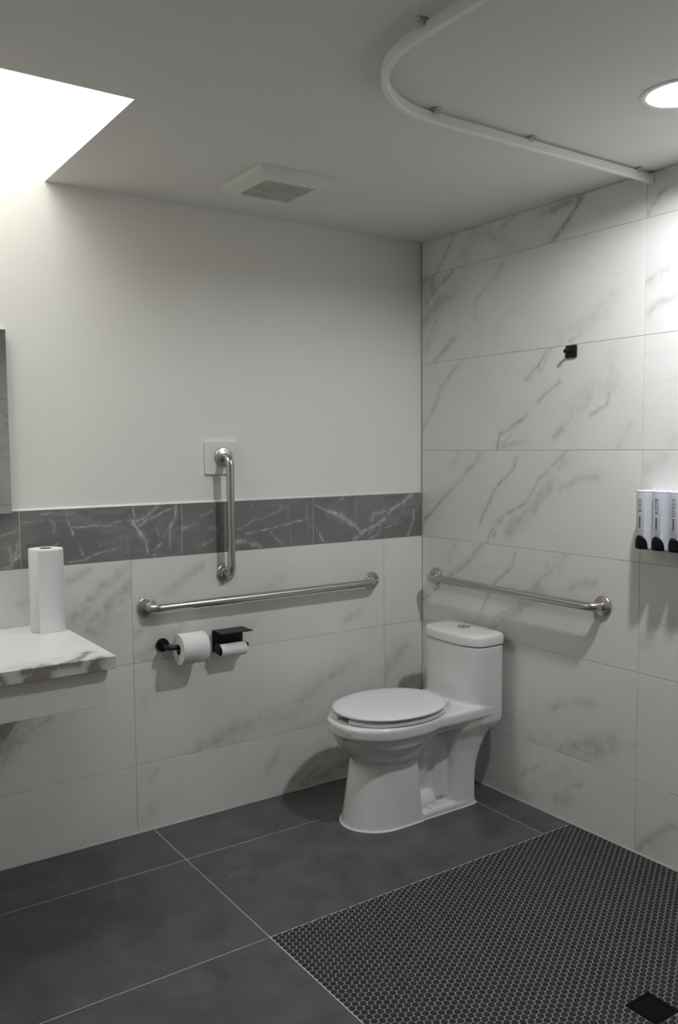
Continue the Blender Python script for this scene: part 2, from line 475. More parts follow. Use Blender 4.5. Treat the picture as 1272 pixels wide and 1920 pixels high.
VEINS_BAND = [
(0.004,0.7,[(-1.67,1.272),(-1.665,1.244),(-1.657,1.21),(-1.646,1.176)]),
(0.004,0.6,[(-1.648,1.204),(-1.605,1.199),(-1.568,1.203),(-1.517,1.196),(-1.485,1.21),(-1.462,1.215)]),
(0.004,0.6,[(-1.418,1.267),(-1.413,1.238),(-1.403,1.212)]),
(0.01,0.8,[(-1.423,1.213),(-1.401,1.183),(-1.369,1.133)]),
(0.006,0.7,[(-1.367,1.21),(-1.397,1.189)]),
(0.008,0.5,[(-1.315,1.265),(-1.36,1.229),(-1.4,1.208)]),
(0.005,0.6,[(-1.263,1.256),(-1.312,1.233),(-1.36,1.216),(-1.426,1.213)]),
(0.006,0.7,[(-1.242,1.259),(-1.247,1.216),(-1.265,1.185),(-1.272,1.107)]),
(0.004,0.6,[(-1.265,1.191),(-1.297,1.144)]),
(0.004,0.4,[(-1.327,1.182),(-1.311,1.136)]),
(0.006,0.6,[(-1.366,1.12),(-1.36,1.081)]),
(0.006,0.6,[(-1.308,1.116),(-1.329,1.098),(-1.336,1.073)]),
(0.004,0.6,[(-1.481,1.112),(-1.546,1.101),(-1.603,1.081),(-1.67,1.074)]),
(0.005,0.5,[(-1.62,1.132),(-1.609,1.088)]),
(0.004,0.45,[(-1.824,1.226),(-1.795,1.23),(-1.754,1.231)]),
(0.006,0.35,[(-1.759,1.255),(-1.724,1.259),(-1.683,1.25),(-1.634,1.249)]),
(0.004,0.4,[(-1.742,1.257),(-1.713,1.22),(-1.712,1.186)]),
(0.004,0.35,[(-1.698,1.149),(-1.734,1.131)]),
(0.004,0.3,[(-1.467,1.165),(-1.464,1.139)]),
(0.003,0.3,[(-1.441,1.144),(-1.44,1.087)]),
(0.003,0.3,[(-1.551,1.139),(-1.545,1.117)]),
(0.004,0.5,[(-1.898,1.183),(-1.841,1.203)]),
(0.01,0.45,[(-1.872,1.138),(-1.862,1.09),(-1.88,1.068)]),
(0.006,0.55,[(-1.837,1.171),(-1.85,1.107),(-1.866,1.067)]),
(0.008,0.4,[(-1.833,1.117),(-1.863,1.084),(-1.897,1.072)]),
(0.008,0.6,[(-1.218,1.17),(-1.18,1.18),(-1.159,1.185)]),
(0.004,0.45,[(-1.092,1.235),(-1.144,1.214)]),
(0.004,0.4,[(-1.087,1.121),(-1.153,1.095)]),
(0.006,0.4,[(-1.097,1.168),(-1.071,1.163)]),
(0.004,0.55,[(-0.606,1.184),(-0.708,1.169),(-0.823,1.148),(-0.942,1.133)]),
(0.003,0.4,[(-0.732,1.242),(-0.806,1.206),(-0.902,1.184),(-0.987,1.147)]),
(0.004,0.5,[(-0.831,1.145),(-0.791,1.1),(-0.751,1.072)]),
(0.01,0.55,[(-0.988,1.103),(-0.927,1.105),(-0.896,1.076)]),
(0.012,0.5,[(-0.934,1.106),(-0.872,1.074)]),
(0.003,0.3,[(-0.892,1.27),(-0.924,1.23)]),
(0.003,0.3,[(-0.632,1.176),(-0.638,1.071)]),
(0.004,0.35,[(-0.773,1.244),(-0.765,1.229)]),
(0.004,0.3,[(-0.644,1.245),(-0.645,1.191)]),
(0.004,0.3,[(-0.725,1.135),(-0.722,1.084)]),
(0.004,0.25,[(-0.736,1.235),(-0.737,1.192)]),
(0.004,0.7,[(-0.597,1.236),(-0.554,1.216),(-0.502,1.198)]),
(0.012,0.7,[(-0.528,1.207),(-0.484,1.19)]),
(0.016,0.55,[(-0.475,1.19),(-0.403,1.141)]),
(0.01,0.5,[(-0.394,1.141),(-0.353,1.097),(-0.399,1.07)]),
(0.004,0.7,[(-0.603,1.145),(-0.556,1.077)]),
(0.004,0.4,[(-0.379,1.256),(-0.383,1.144)]),
(0.004,0.55,[(-0.447,1.27),(-0.479,1.242)]),
(0.012,0.6,[(-0.067,1.263),(-0.117,1.23),(-0.186,1.195),(-0.235,1.147),(-0.348,1.104)]),
(0.016,0.55,[(-0.067,1.263),(-0.107,1.23)]),
(0.014,0.5,[(-0.186,1.195),(-0.282,1.184),(-0.296,1.158)]),
(0.005,0.6,[(-0.244,1.148),(-0.292,1.124),(-0.315,1.091)]),
(0.005,0.55,[(-0.254,1.152),(-0.244,1.113),(-0.273,1.084),(-0.306,1.071)]),
(0.003,0.4,[(-0.127,1.137),(-0.225,1.112)]),
(0.008,0.45,[(-0.052,1.188),(-0.057,1.133),(-0.088,1.072)]),
(0.005,0.4,[(-0.017,1.234),(-0.032,1.187),(-0.077,1.197)]),
(0.004,0.3,[(-0.186,1.175),(-0.142,1.146),(-0.167,1.132)])]

# ------------------------------------------------------------------ room shell
X_LEFT, Y_FRONT = -3.25, -3.75
TH = 0.010                                     # tile thickness; tile faces lie in the planes y = 0 and x = 0
def struct(name, bm, m, **k):
    return tag(obj(name, bm, m, **k), kind='structure')

floor = struct('floor', box(new(), (X_LEFT, Y_FRONT, -0.12), (0.05, 0.05, -0.0016)), GROUT_F)
wall_back = struct('wall_back', box(new(), (X_LEFT-.1, TH, -0.12), (0.15, 0.055, H+0.02)), PAINT)
wall_right = struct('wall_right', box(new(), (TH, Y_FRONT-.1, -0.12), (0.15, 0.055, H+0.12)), PAINT)
wall_left = struct('wall_left', box(new(), (X_LEFT-.12, Y_FRONT-.1, -0.12), (X_LEFT, 0.055, H+0.12)), PAINT)
wall_front = struct('wall_front', box(new(), (X_LEFT-.12, Y_FRONT-.12, -0.12), (0.15, Y_FRONT-TH, H+0.12)), PAINT)

# ceiling with the skylight opening and the lamp cut-out
SK_X0, SK_X1, SK_Y0 = -2.90, -1.703, -0.838
LX, LY, LR = -0.505, -1.672, 0.092
def ceiling_mesh():
    bm = new()
    xs = [X_LEFT-.12, SK_X0, SK_X1, LX-.15, LX+.15, 0.15]
    ys = [Y_FRONT-.12, LY-.15, LY+.15, SK_Y0, 0.055]
    cache = {}
    def V(x, y):
        k = (round(x, 5), round(y, 5))
        if k not in cache: cache[k] = bm.verts.new((x, y, H))
        return cache[k]
    for i in range(len(xs)-1):
        for j in range(len(ys)-1):
            x0, x1, y0, y1 = xs[i], xs[i+1], ys[j], ys[j+1]
            if (i, j) == (1, 3): continue
            if (i, j) == (3, 1):
                n = 48; inner = []; outer = []
                for k in range(n):
                    t = 2*math.pi*(k)/n
                    c, s = math.cos(t), math.sin(t); m_ = 0.15/max(abs(c), abs(s))
                    inner.append(V(LX+LR*c, LY+LR*s)); outer.append(V(LX+m_*c, LY+m_*s))
                for k in range(n):
                    l = (k+1) % n
                    bm.faces.new((inner[k], inner[l], outer[l], outer[k]))
                continue
            bm.faces.new((V(x0, y0), V(x1, y0), V(x1, y1), V(x0, y1)))
    r = bmesh.ops.extrude_face_region(bm, geom=list(bm.faces))
    bmesh.ops.translate(bm, verts=[v for v in r['geom'] if isinstance(v, bmesh.types.BMVert)], vec=(0, 0, 0.10))
    return bm
ceiling = struct('ceiling', ceiling_mesh(), CEIL)

# skylight: plastered shaft, frame and glazing
shaft = new()
ZT = 3.32
box(shaft, (SK_X1, SK_Y0-.06, H+.0995), (SK_X1+.06, 0.12, ZT))
box(shaft, (SK_X0-.06, SK_Y0-.06, H+.0995), (SK_X0, 0.12, ZT))
box(shaft, (SK_X0, SK_Y0-.06, H+.0995), (SK_X1, SK_Y0, ZT))
box(shaft, (SK_X0, 0.056, H+.004), (SK_X1, 0.12, ZT))
window = struct('window_1', shaft, PAINT)
tag(window, 'white plastered skylight shaft over the vanity letting in daylight')
fr = new()
for a, b in (((SK_X0, SK_Y0, ZT-.05), (SK_X1, SK_Y0+.035, ZT-.01)), ((SK_X0, 0.02, ZT-.05), (SK_X1, 0.055, ZT-.01)),
             ((SK_X0, SK_Y0+.035, ZT-.05), (SK_X0+.035, 0.02, ZT-.01)), ((SK_X1-.035, SK_Y0+.035, ZT-.05), (SK_X1, 0.02, ZT-.01))):
    box(fr, a, b)
obj('window_frame', fr, LACQ, window)
gl = bpy.data.materials.new('clear_skylight_glass'); gl.use_nodes = True
_n = gl.node_tree
_n.nodes.remove(_n.nodes['Principled BSDF'])
_t = _n.nodes.new('ShaderNodeBsdfTransparent'); _t.inputs['Color'].default_value = (0.96, 0.98, 0.97, 1)
_g = _n.nodes.new('ShaderNodeBsdfGlossy'); _g.inputs['Roughness'].default_value = 0.02
_m = _n.nodes.new('ShaderNodeMixShader'); _m.inputs[0].default_value = 0.06
_n.links.new(_t.outputs[0], _m.inputs[1]); _n.links.new(_g.outputs[0], _m.inputs[2])
_n.links.new(_m.outputs[0], _n.nodes['Material Output'].inputs[0])
obj('pane', box(new(), (SK_X0+.03, SK_Y0+.03, ZT-.034), (SK_X1-.03, 0.025, ZT-.026)), gl, window)

# ------------------------------------------------------------------ wall tiles
ROWS = [0.0, 0.2652, 0.6652, 1.0652, 1.4652, 1.8652, 2.2652, H]
J = 0.0011                                     # half joint
def inside(strokes, u0, u1, v0, v1):
    """strokes whose middle lies in this tile"""
    out = []
    for w, s, pts in strokes:
        mu = sum(p[0] for p in pts)/len(pts); mv = sum(p[1] for p in pts)/len(pts)
        if u0 <= mu < u1 and v0 <= mv < v1: out.append((w, s, pts))
    return out

def tile(parent, name, lo, hi, m):
    c = (Vector(lo)+Vector(hi))/2
    return obj(name, box(new(), lo, hi, 0.0007), m, parent, loc=c)

# right wall (plane x = 0), u = -y
for j in range(len(ROWS)-1):
    v0, v1 = ROWS[j], ROWS[j+1]
    for k, (u0, u1) in enumerate(((0.0, 1.2027), (1.2027, 2.4047), (2.4047, 3.6067), (3.6067, -Y_FRONT))):
        lo, hi = (0.0, -u1+J, v0+J), (TH-.0008, -u0-J, v1-J)
        c = ((lo[0]+hi[0])/2, (lo[1]+hi[1])/2, (lo[2]+hi[2])/2)
        if k < 2:
            m = marble('marble_right_%d_%d' % (j, k), 'x', c, inside(VEINS_RIGHT, u0, u1, v0, v1), M_BASE, M_BASE2, M_VEIN, seed=1+j*0.7+k*3.3, generic=0.09)
        else: m = MARBLE_ANY
        tile(wall_right, 'wall_tile', lo, hi, m)
obj('tile_grout', box(new(), (0.0012, Y_FRONT, 0), (TH, 0, H)), GROUT_W, wall_right)

# back wall (plane y = 0), u = x
for j in range(3):
    v0, v1 = ROWS[j], ROWS[j+1]
    for k, (u0, u1) in enumerate(((-0.2271, 0.0), (-1.4299, -0.2271), (-2.6325, -1.4299), (X_LEFT, -2.6325))):
        lo, hi = (u0+J, 0.0, v0+J), (u1-J, TH-.0008, v1-J)
        c = ((lo[0]+hi[0])/2, (lo[1]+hi[1])/2, (lo[2]+hi[2])/2)
        if k < 3:
            m = marble('marble_back_%d_%d' % (j, k), 'y', c, inside(VEINS_BACK, u0, u1, v0, v1), M_BASE, M_BASE2, M_VEIN, seed=2+j*0.9+k*2.7, generic=0.08)
        else: m = MARBLE_ANY_Y
        tile(wall_back, 'wall_tile', lo, hi, m)
BAND = [0.0, -0.6075, -1.219, -1.8315, -2.4435, -3.055, X_LEFT]
BAND_TOP = 1.2695
for k in range(len(BAND)-1):
    u1, u0 = BAND[k], BAND[k+1]
    lo, hi = (u0+.0014, 0.0, ROWS[3]+J), (u1-.0014, TH-.0008, BAND_TOP)
    c = ((lo[0]+hi[0])/2, (lo[1]+hi[1])/2, (lo[2]+hi[2])/2)
    m = marble('grey_marble_band_%d' % k, 'y', c, inside(VEINS_BAND, u0, u1, 1.0, 1.3), (0.185, 0.182, 0.176), (0.235, 0.233, 0.23), (0.62, 0.61, 0.59),
               rough=0.35, seed=5+k*1.9, warp=0.012, generic=0.2, soft=0.62, brk=(0.05, 1.45), wscale=22.0, bscale=45.0)
    tag(tile(wall_back, 'band_tile', lo, hi, m), 'dark grey white-veined marble border tile')
obj('tile_grout', box(new(), (X_LEFT, 0.0012, 0), (0, TH, BAND_TOP-.002)), GROUT_W, wall_back)

# tiles of the wall behind the camera (seen in the mirror)
for j in range(len(ROWS)-1):
    for (u0, u1) in ((-1.2, 0.0), (-2.4, -1.2), (X_LEFT, -2.4)):
        tile(wall_front, 'wall_tile', (u0+J, Y_FRONT-TH, ROWS[j]+J), (u1-J, Y_FRONT, ROWS[j+1]-J), MARBLE_ANY_Y)

def strip(name, pts, prof, m, label):
    bm = new()
    a, b = pts
    loft(bm, [[Vector(a)+Vector(p) for p in prof], [Vector(b)+Vector(p) for p in prof]])
    return tag(struct(name, bm, m), label)
strip('trim_1', ((X_LEFT, 0, BAND_TOP), (-0.001, 0, BAND_TOP)), ((0, 0.0004, 0), (0, TH, 0), (0, TH, 0.007), (0, 0.0075, 0.0065), (0, 0.0012, 0.0012)), CAULK,
      'white sealant bead along the top of the grey border')
strip('trim_2', ((X_LEFT, 0, 0), (0, 0, 0)), ((0, 0, -0.001), (0, -0.005, -0.001), (0, -0.005, 0.0006), (0, 0, 0.006)), CAULK_G, 'pale sealant line where the back wall meets the floor')
strip('trim_3', ((0, Y_FRONT, 0), (0, 0, 0)), ((0, 0, -0.001), (0, 0, 0.007), (-0.006, 0, 0.0006), (-0.006, 0, -0.001)), CAULK_G, 'pale sealant line where the right wall meets the floor')

# ------------------------------------------------------------------ floor tiles and mosaic
FX = [X_LEFT, -2.571, -1.3651, -0.1582, 0.0]
FY = [0.0, -0.3054, -0.9107, -1.514, -2.117, -2.72, -3.323, Y_FRONT]
MOS_X0, MOS_Y0, MOS_Y1 = -1.3651, -0.9107, -2.72
g = 0.0016
for i in range(len(FX)-1):
    for j in range(len(FY)-1):
        x0, x1, y1, y0 = FX[i], FX[i+1], FY[j], FY[j+1]
        if x0 > -1.4 and y1 < -0.8 and y0 > MOS_Y1-.01: continue
        lo, hi = (x0+g, y0+g, -0.010), (x1-g, y1-g, 0.0)
        tile(floor, 'floor_tile', lo, hi, FTILE)

for a, b in (((X_LEFT, MOS_Y0-.0022, 0), (0, 0, 0)), ((X_LEFT, Y_FRONT, 0), (MOS_X0+.0022, MOS_Y0-.0022, 0)), ((MOS_X0+.0022, Y_FRONT, 0), (0, MOS_Y1+.0022, 0))):
    obj('joint_grout', box(new(), (a[0], a[1], -.0034), (b[0], b[1], -.0010)), GROUT_J, floor)
PITCH, DR = 0.02124, 0.0095
DRX0, DRX1, DRY0, DRY1 = -0.754, -0.658, -1.830, -1.733
def dot_mesh(bm, cx, cy, n=10, clip=False):
    top, low = [], []
    for k in range(n):
        t = 2*math.pi*(k+.5)/n
        for lst, r, z in ((top, DR-.0007, 0.0), (low, DR, -0.0018)):
            x, y = cx + r*math.cos(t), cy + r*math.sin(t)
            if clip:
                x = min(max(x, MOS_X0+.0016), -0.0055); y = min(max(y, MOS_Y1+.0016), MOS_Y0-.0018)
                if DRX0-.003 < x < DRX1+.003 and DRY0-.003 < y < DRY1+.003:
                    d = [x-(DRX0-.003), (DRX1+.003)-x, y-(DRY0-.003), (DRY1+.003)-y]
                    w = d.index(min(d))
                    if w == 0: x = DRX0-.003
                    elif w == 1: x = DRX1+.003
                    elif w == 2: y = DRY0-.003
                    else: y = DRY1+.003
            lst.append(bm.verts.new((x, y, z)))
    bm.faces.new(top)
    for k in range(n):
        l = (k+1) % n
        bm.faces.new((low[k], low[l], top[l], top[k]))
dots = []
ncol = int(1.3651/(PITCH*0.8660))+2
for i in range(ncol):
    x = MOS_X0 + 0.0112 + i*PITCH*0.8660
    if x - DR > -0.009: continue
    yy = MOS_Y0 - 0.0112 - (PITCH/2 if i % 2 else 0) + PITCH
    while yy - DR < MOS_Y0 - .004 or True:
        yy -= PITCH
        if yy + DR < MOS_Y1 + .004: break
        if DRX0+.002 < x < DRX1-.002 and DRY0+.002 < yy < DRY1-.002: continue
        dots.append((x, yy))
    if i % 2: dots.append((x, MOS_Y0 - 0.0112 + PITCH/2))
def cut(x, y):
    return (x-DR < MOS_X0+.0016 or x+DR > -.0055 or y+DR > MOS_Y0-.0018 or y-DR < MOS_Y1+.0016 or
            (DRX0-.003-DR < x < DRX1+.003+DR and DRY0-.003-DR < y < DRY1+.003+DR))
rank = []
for x, y in dots:
    px, py, w = project((x, y, 0))
    ok = -3 < px < 1275 and -3 < py < 1923 and not cut(x, y)
    rank.append((w if ok else 99, x, y))
rank.sort()
near = {(x, y) for w, x, y in rank[:300]}
dm = new(); dot_mesh(dm, 0, 0)
dme = bpy.data.meshes.new('mosaic_tile'); bmesh.ops.recalc_face_normals(dm, faces=dm.faces); dm.to_mesh(dme); dm.free()
dme.materials.append(MOSAIC)
for w, x, y in rank[:300]:
    o = bpy.data.objects.new('mosaic_tile', dme); o.location = (x, y, 0); link(o, floor)
rest = new()
for x, y in dots:
    if (x, y) not in near: dot_mesh(rest, x, y, clip=cut(x, y))
tag(obj('mosaic_tiles', rest, MOSAIC, floor, recalc=False), 'dark round penny mosaic tiles of the shower floor', kind='stuff')

# ------------------------------------------------------------------ floor drain
dr = thing('floor_drain', 'square black drain cover set in the penny mosaic', 'drain', ((DRX0+DRX1)/2, (DRY0+DRY1)/2, -0.0015))
fb = new()
for a, b in (((DRX0, DRY0, -.0016), (DRX1, DRY0+.009, .0012)), ((DRX0, DRY1-.009, -.0016), (DRX1, DRY1, .0012)),
             ((DRX0, DRY0+.009, -.0016), (DRX0+.009, DRY1-.009, .0012)), ((DRX1-.009, DRY0+.009, -.0016), (DRX1, DRY1-.009, .0012))):
    box(fb, a, b)
obj('frame', fb, DRAINM, dr)
obj('grate', box(new(), (DRX0+.0105, DRY0+.0105, -.0016), (DRX1-.0105, DRY1-.0105, .0006), .0004), DRAINM, dr)

# ------------------------------------------------------------------ toilet
YC = -0.420
t = thing('toilet', 'white one-piece toilet with closed lid in the tiled corner', 'toilet', (-0.40, YC, 0))
def dring(x0, x1, b, z, xm=None, n=64, rc=0.02):
    """rounded towards the room (x0), square at the back (x1)"""
    xm = xm if xm is not None else x0 + 0.55*(x1-x0)
    pts = []
    h = n//2
    for k in range(h+1):
        a = math.pi/2 + math.pi*k/h
        pts.append(Vector((xm + (xm-x0)*math.cos(a), YC + b*math.sin(a), z)))
    m_ = n - h - 1
    for k in range(m_):
        f = (k+1)/(m_+1)
        # along the near side, back and far side
        L1 = x1-xm; L2 = 2*b; T = 2*L1+L2; s = f*T
        if s < L1: p = (xm+s, -b)
        elif s < L1+L2: p = (x1, -b+(s-L1))
        else: p = (x1-(s-L1-L2), b)
        pts.append(Vector((p[0], YC+p[1], z)))
    return pts
def tank_ring(xb, xf, b, z, bow=0.022, r=0.045, n=72, grow=0.0):
    """rounded box seen from above with a gently bowed front at xf (towards -x)"""
    out = []
    xb, xf, b = xb+grow, xf-grow, b+grow
    cx, a = (xb+xf)/2, (xb-xf)/2
    for k in range(n):
        tt = 2*math.pi*k/n
        c, s = math.cos(tt), math.sin(tt)
        e = 5.0
        x = a*math.copysign(abs(c)**(2/e), c); y = b*math.copysign(abs(s)**(2/e), s)
        if x < 0: x -= bow*(1-(y/b)**2)
        out.append(Vector((cx+x, YC+y, z)))
    return out
body = new()
loft(body, [superring(-.680, -.41, YC, .104, .246, 2.2), superring(-.694, -.40, YC, .122, .256, 2.2), superring(-.708, -.39, YC, .137, .272, 2.2), superring(-.733, -.37, YC, .157, .300, 2.2),
            superring(-.755, -.34, YC, .174, .332, 2.2), superring(-.768, -.31, YC, .181, .358, 2.2), superring(-.772, -.30, YC, .184, .368, 2.2),
            superring(-.782, -.29, YC, .192, .372, 2.25), superring(-.786, -.28, YC, .195, .380, 2.25), superring(-.787, -.28, YC, .196, .412, 2.25), superring(-.780, -.28, YC, .190, .421, 2.25)])
loft(body, [dring(-.742, -.452, .136, 0.0), dring(-.738, -.455, .133, .010), dring(-.728, -.458, .129, .06), dring(-.712, -.462, .122, .16), dring(-.698, -.465, .116, .24), dring(-.696, -.465, .114, .30)])
# deck between bowl and tank
loft(body, [superring(-.52, -.05, YC, .150, .345, 5), superring(-.52, -.045, YC, .172, .372, 5), superring(-.53, -.04, YC, .178, .380, 6), superring(-.53, -.04, YC, .178, .412, 6), superring(-.52, -.045, YC, .172, .421, 6)])
# tank
loft(body, [tank_ring(-.070, -.20, .158, .322), tank_ring(-.038, -.204, .171, .344), tank_ring(-.035, -.206, .173, .36), tank_ring(-.035, -.206, .174, .55), tank_ring(-.035, -.206, .175, .664)])
# column under the tank
def colring(x0, x1, b, z): return superring(x0, x1, YC, b, z, 5.5)
loft(body, [colring(-.300, -.150, .130, 0), colring(-.298, -.152, .126, .02), colring(-.292, -.150, .121, .10), colring(-.290, -.140, .121, .17), colring(-.292, -.120, .126, .23),
            colring(-.298, -.092, .139, .29), colring(-.30, -.062, .160, .335), colring(-.29, -.045, .170, .365)])
# foot and trapway
loft(body, [superring(-.52, -.155, YC, .131, 0, 8), superring(-.52, -.157, YC, .129, .020, 8), superring(-.52, -.165, YC, .122, .028, 8)])
box(body, (-.50, YC-.060, 0), (-.24, YC+.060, .37))
sweep(body, [(-.47, YC, .10), (-.44, YC, .17), (-.40, YC, .25), (-.36, YC, .30), (-.32, YC, .28), (-.30, YC, .20), (-.30, YC, .05)], .082, 24)
loft(body, [superring(-.47, -.345, YC, .112, .0, 5), superring(-.465, -.350, YC, .105, .055, 5), superring(-.455, -.36, YC, .088, .082, 5)])
bmesh.ops.recalc_face_normals(body, faces=body.faces)
bo = obj('body', body, CERAMIC, t, recalc=False)
rm = bo.modifiers.new('r', 'REMESH'); rm.mode = 'VOXEL'; rm.voxel_size = 0.0046; rm.use_smooth_shade = True
sm = bo.modifiers.new('s', 'SMOOTH'); sm.factor = 0.5; sm.iterations = 7
dg = bpy.context.evaluated_depsgraph_get()
me2 = bpy.data.meshes.new_from_object(bo.evaluated_get(dg))
bo.modifiers.clear(); bo.data = me2
for p in me2.polygons: p.use_smooth = True
if not me2.materials: me2.materials.append(CERAMIC)

# tank lid
tl = new()
loft(tl, [tank_ring(-.035, -.206, .175, .6675, grow=.000), tank_ring(-.035, -.206, .175, .670, grow=.003), tank_ring(-.035, -.206, .175, .698, grow=.004),
          tank_ring(-.035, -.206, .175, .707, grow=.000), tank_ring(-.035, -.206, .175, .7125, grow=-.008), tank_ring(-.035, -.206, .175, .7155, grow=-.03), tank_ring(-.035, -.206, .175, .717, grow=-.07)])
tank_lid = obj('tank_lid', tl, CERAMIC, t, angle=40)
fbm = new(); lathe(fbm, (-.122, YC, .715), (0, 0, 1), [(.030, 0), (.030, .004), (.0275, .0058), (.0245, .0048), (.024, .003)], 40)
fbtn = obj('flush_button', fbm, CHROME, tank_lid, angle=40)
for sgn in (-1, 1):
    hb = new()
    pts = []
    for k in range(13):
        a = math.pi*k/12
        pts.append((-.122 + sgn*(.001 + .0222*math.sin(a)), YC + .0222*math.cos(a)))
    loft(hb, [[Vector((x, y, z)) for x, y in pts] for z in (.717, .7203)])
    obj('button_half', hb, CHROME, tank_lid)
# caulk line round the foot
cb = new()
def foot(z, g_): 
    return dring(-.742-g_, -.452, .136+g_, z)
loft(cb, [foot(0, .004), foot(.0035, .002), foot(.004, -.004)])
loft(cb, [superring(-.50, -.150+.004, YC, .135, 0, 8), superring(-.50, -.152+.003, YC, .133, .0035, 8)])
obj('sealant', cb, CAULK, t)
# bolt cap
bc = new(); lathe(bc, (-.405, YC-.108, .026), (0, 0, 1), [(.011, 0), (.011, .008), (.008, .013), (0, .015)], 20)
obj('bolt_cap', bc, CERAMIC, t, angle=50)
# seat, open at the front
def seat_mesh():
    bm = new(); n = 72; gap = 0.36
    rings = []
    for k in range(n+1):
        a = math.pi + gap/2 + (2*math.pi-gap)*k/n       # angle pi points to the room (-x)
        c, s = math.cos(a), math.sin(a)
        def P(ax, bx, cx, z): return Vector((cx + ax*math.copysign(abs(c)**(2/2.15), c), YC + bx*math.copysign(abs(s)**(2/2.15), s), z))
        o1, o2 = (.236, .193, -.520), (.229, .187, -.520)
        i1, i2 = (.150, .112, -.545), (.158, .120, -.545)
        rings.append([P(*o1, .4245), P(*o1, .436), P(*o2, .441), P(*i2, .441), P(*i1, .436), P(*i1, .4245)])
    loft(bm, rings)
    return bm
obj('seat', seat_mesh(), SEATP, t, angle=50)
ld = new()
def lring(g_, z): return superring(-.764+g_, -.284-g_*.6, YC, .200-g_, z, 2.12)
loft(ld, [lring(.006, .4465), lring(.001, .4485), lring(0, .453), lring(.003, .4575), lring(.02, .4605), lring(.06, .4625), lring(.12, .4635)])
obj('seat_lid', ld, SEATP, t, angle=60)
for s_ in (-1, 1):
    hg = new()
    lathe(hg, (-.292, YC+s_*.075-.02, .4405), (0, 1, 0), [(.0105, 0), (.0115, .002), (.0115, .038), (.0105, .04)], 20)
    box(hg, (-.304, YC+s_*.075-.015, .418), (-.276, YC+s_*.075+.015, .440), .003)
    obj('hinge', hg, SEATP, t, angle=40)
for sx, sy in ((-.60, .16), (-.60, -.16), (-.40, .15), (-.40, -.15)):
    bu = new(); lathe(bu, (sx, YC+sy, .441), (0, 0, 1), [(.006, 0), (.006, .0058)], 12); obj('bumper', bu, BLACKP, t)

# ------------------------------------------------------------------ grab bars
def flange(c, n, parent):
    bm = new()
    lathe(bm, c, n, [(.0385, 0), (.0385, .006), (.0368, .0085), (.0335, .0098), (.020, .0112), (.0165, .0125)], 40)
    return obj('flange', bm, STEEL, parent, angle=22)
def grab_bar(name, label, a, b, n, out=0.056, group='stainless grab bars'):
    a, b, n = Vector(a), Vector(b), Vector(n)
    e = thing(name, label, 'grab bar', (a+b)/2, group)
    bm = new()
    sweep(bm, fillet([a + n*.003, a + n*out, b + n*out, b + n*.003], .034, 10), .0160, 24)
    obj('tube', bm, STEEL, e, angle=50)
    for c in (a, b):
        f = flange(c, n, e)
        w, u, v = frame(n)
        for k in range(3):
            an = 2*math.pi*k/3 + 0.4
            s = new(); lathe(s, c + u*(.0265*math.cos(an)) + v*(.0265*math.sin(an)) + n*.0102, n, [(.0036, 0), (.0036, .0016), (.0022, .0024)], 12)
            obj('screw', s, CHROME, f)
    return e
grab_bar('grab_bar', 'long horizontal steel grab bar above the toilet paper holders', (-1.372, 0, .879), (-.301, 0, .881), (0, -1, 0))
grab_bar('grab_bar', 'short vertical steel grab bar crossing the grey border', (-1.036, -.004, 1.448), (-1.034, 0, .981), (0, -1, 0))
grab_bar('grab_bar', 'steel grab bar on the marble wall above the toilet tank', (0, -.102, .886), (0, -1.047, .886), (-1, 0, 0))
tag(obj('mounting_block', box(new(), (-1.111, -.004, 1.380), (-.981, TH, 1.511), .0015), LACQ), 'square white block behind the top of the vertical grab bar', 'mounting block')

# ------------------------------------------------------------------ toilet paper holders and rolls
def paper_roll(name, label, c, axis, r, core, L, loose=False):
    e = thing(name, label, 'toilet roll', c, 'toilet paper rolls')
    w = Vector(axis).normalized(); c = Vector(c)
    bm = new()
    prof = [(core, -L/2), (r-.002, -L/2), (r, -L/2+.003), (r, L/2-.003), (r-.002, L/2), (core, L/2), (core, -L/2)]
    lathe(bm, c, w, prof, 56, caps=False)
    bmesh.ops.remove_doubles(bm, verts=bm.verts, dist=1e-6)
    obj('paper', bm, PAPER, e, angle=40)
    bm = new()
    lathe(bm, c, w, [(core-.0012, -L/2), (core+.0004, -L/2), (core+.0004, L/2), (core-.0012, L/2), (core-.0012, -L/2)], 40, caps=False)
    bmesh.ops.remove_doubles(bm, verts=bm.verts, dist=1e-6)
    obj('cardboard_core', bm, KRAFT, e, angle=40)
    return e
h1 = thing('toilet_paper_holder', 'black round-flanged arm holding the full toilet roll', 'toilet paper holder', (-1.313, 0, .724))
bm = new(); lathe(bm, (-1.313, 0, .724), (0, -1, 0), [(.026, 0), (.026, .007), (.0245, .0085), (.010, .009)], 40); obj('flange', bm, BLACK, h1, angle=35)
bm = new(); sweep(bm, fillet([(-1.313, -.006, .724), (-1.313, -.075, .724), (-1.155, -.075, .724)], .010, 8), .0095, 20); obj('arm', bm, BLACK, h1, angle=50)
bm = new(); lathe(bm, (-1.157, -.075, .724), (1, 0, 0), [(.0095, 0), (.0125, .001), (.0125, .005), (.011, .006)], 24); obj('end_cap', bm, BLACK, h1, angle=35)
paper_roll('toilet_roll', 'full white toilet roll on the black arm', (-1.224, -.075, .7140), (1, 0, 0), .0600, .0205, .108)

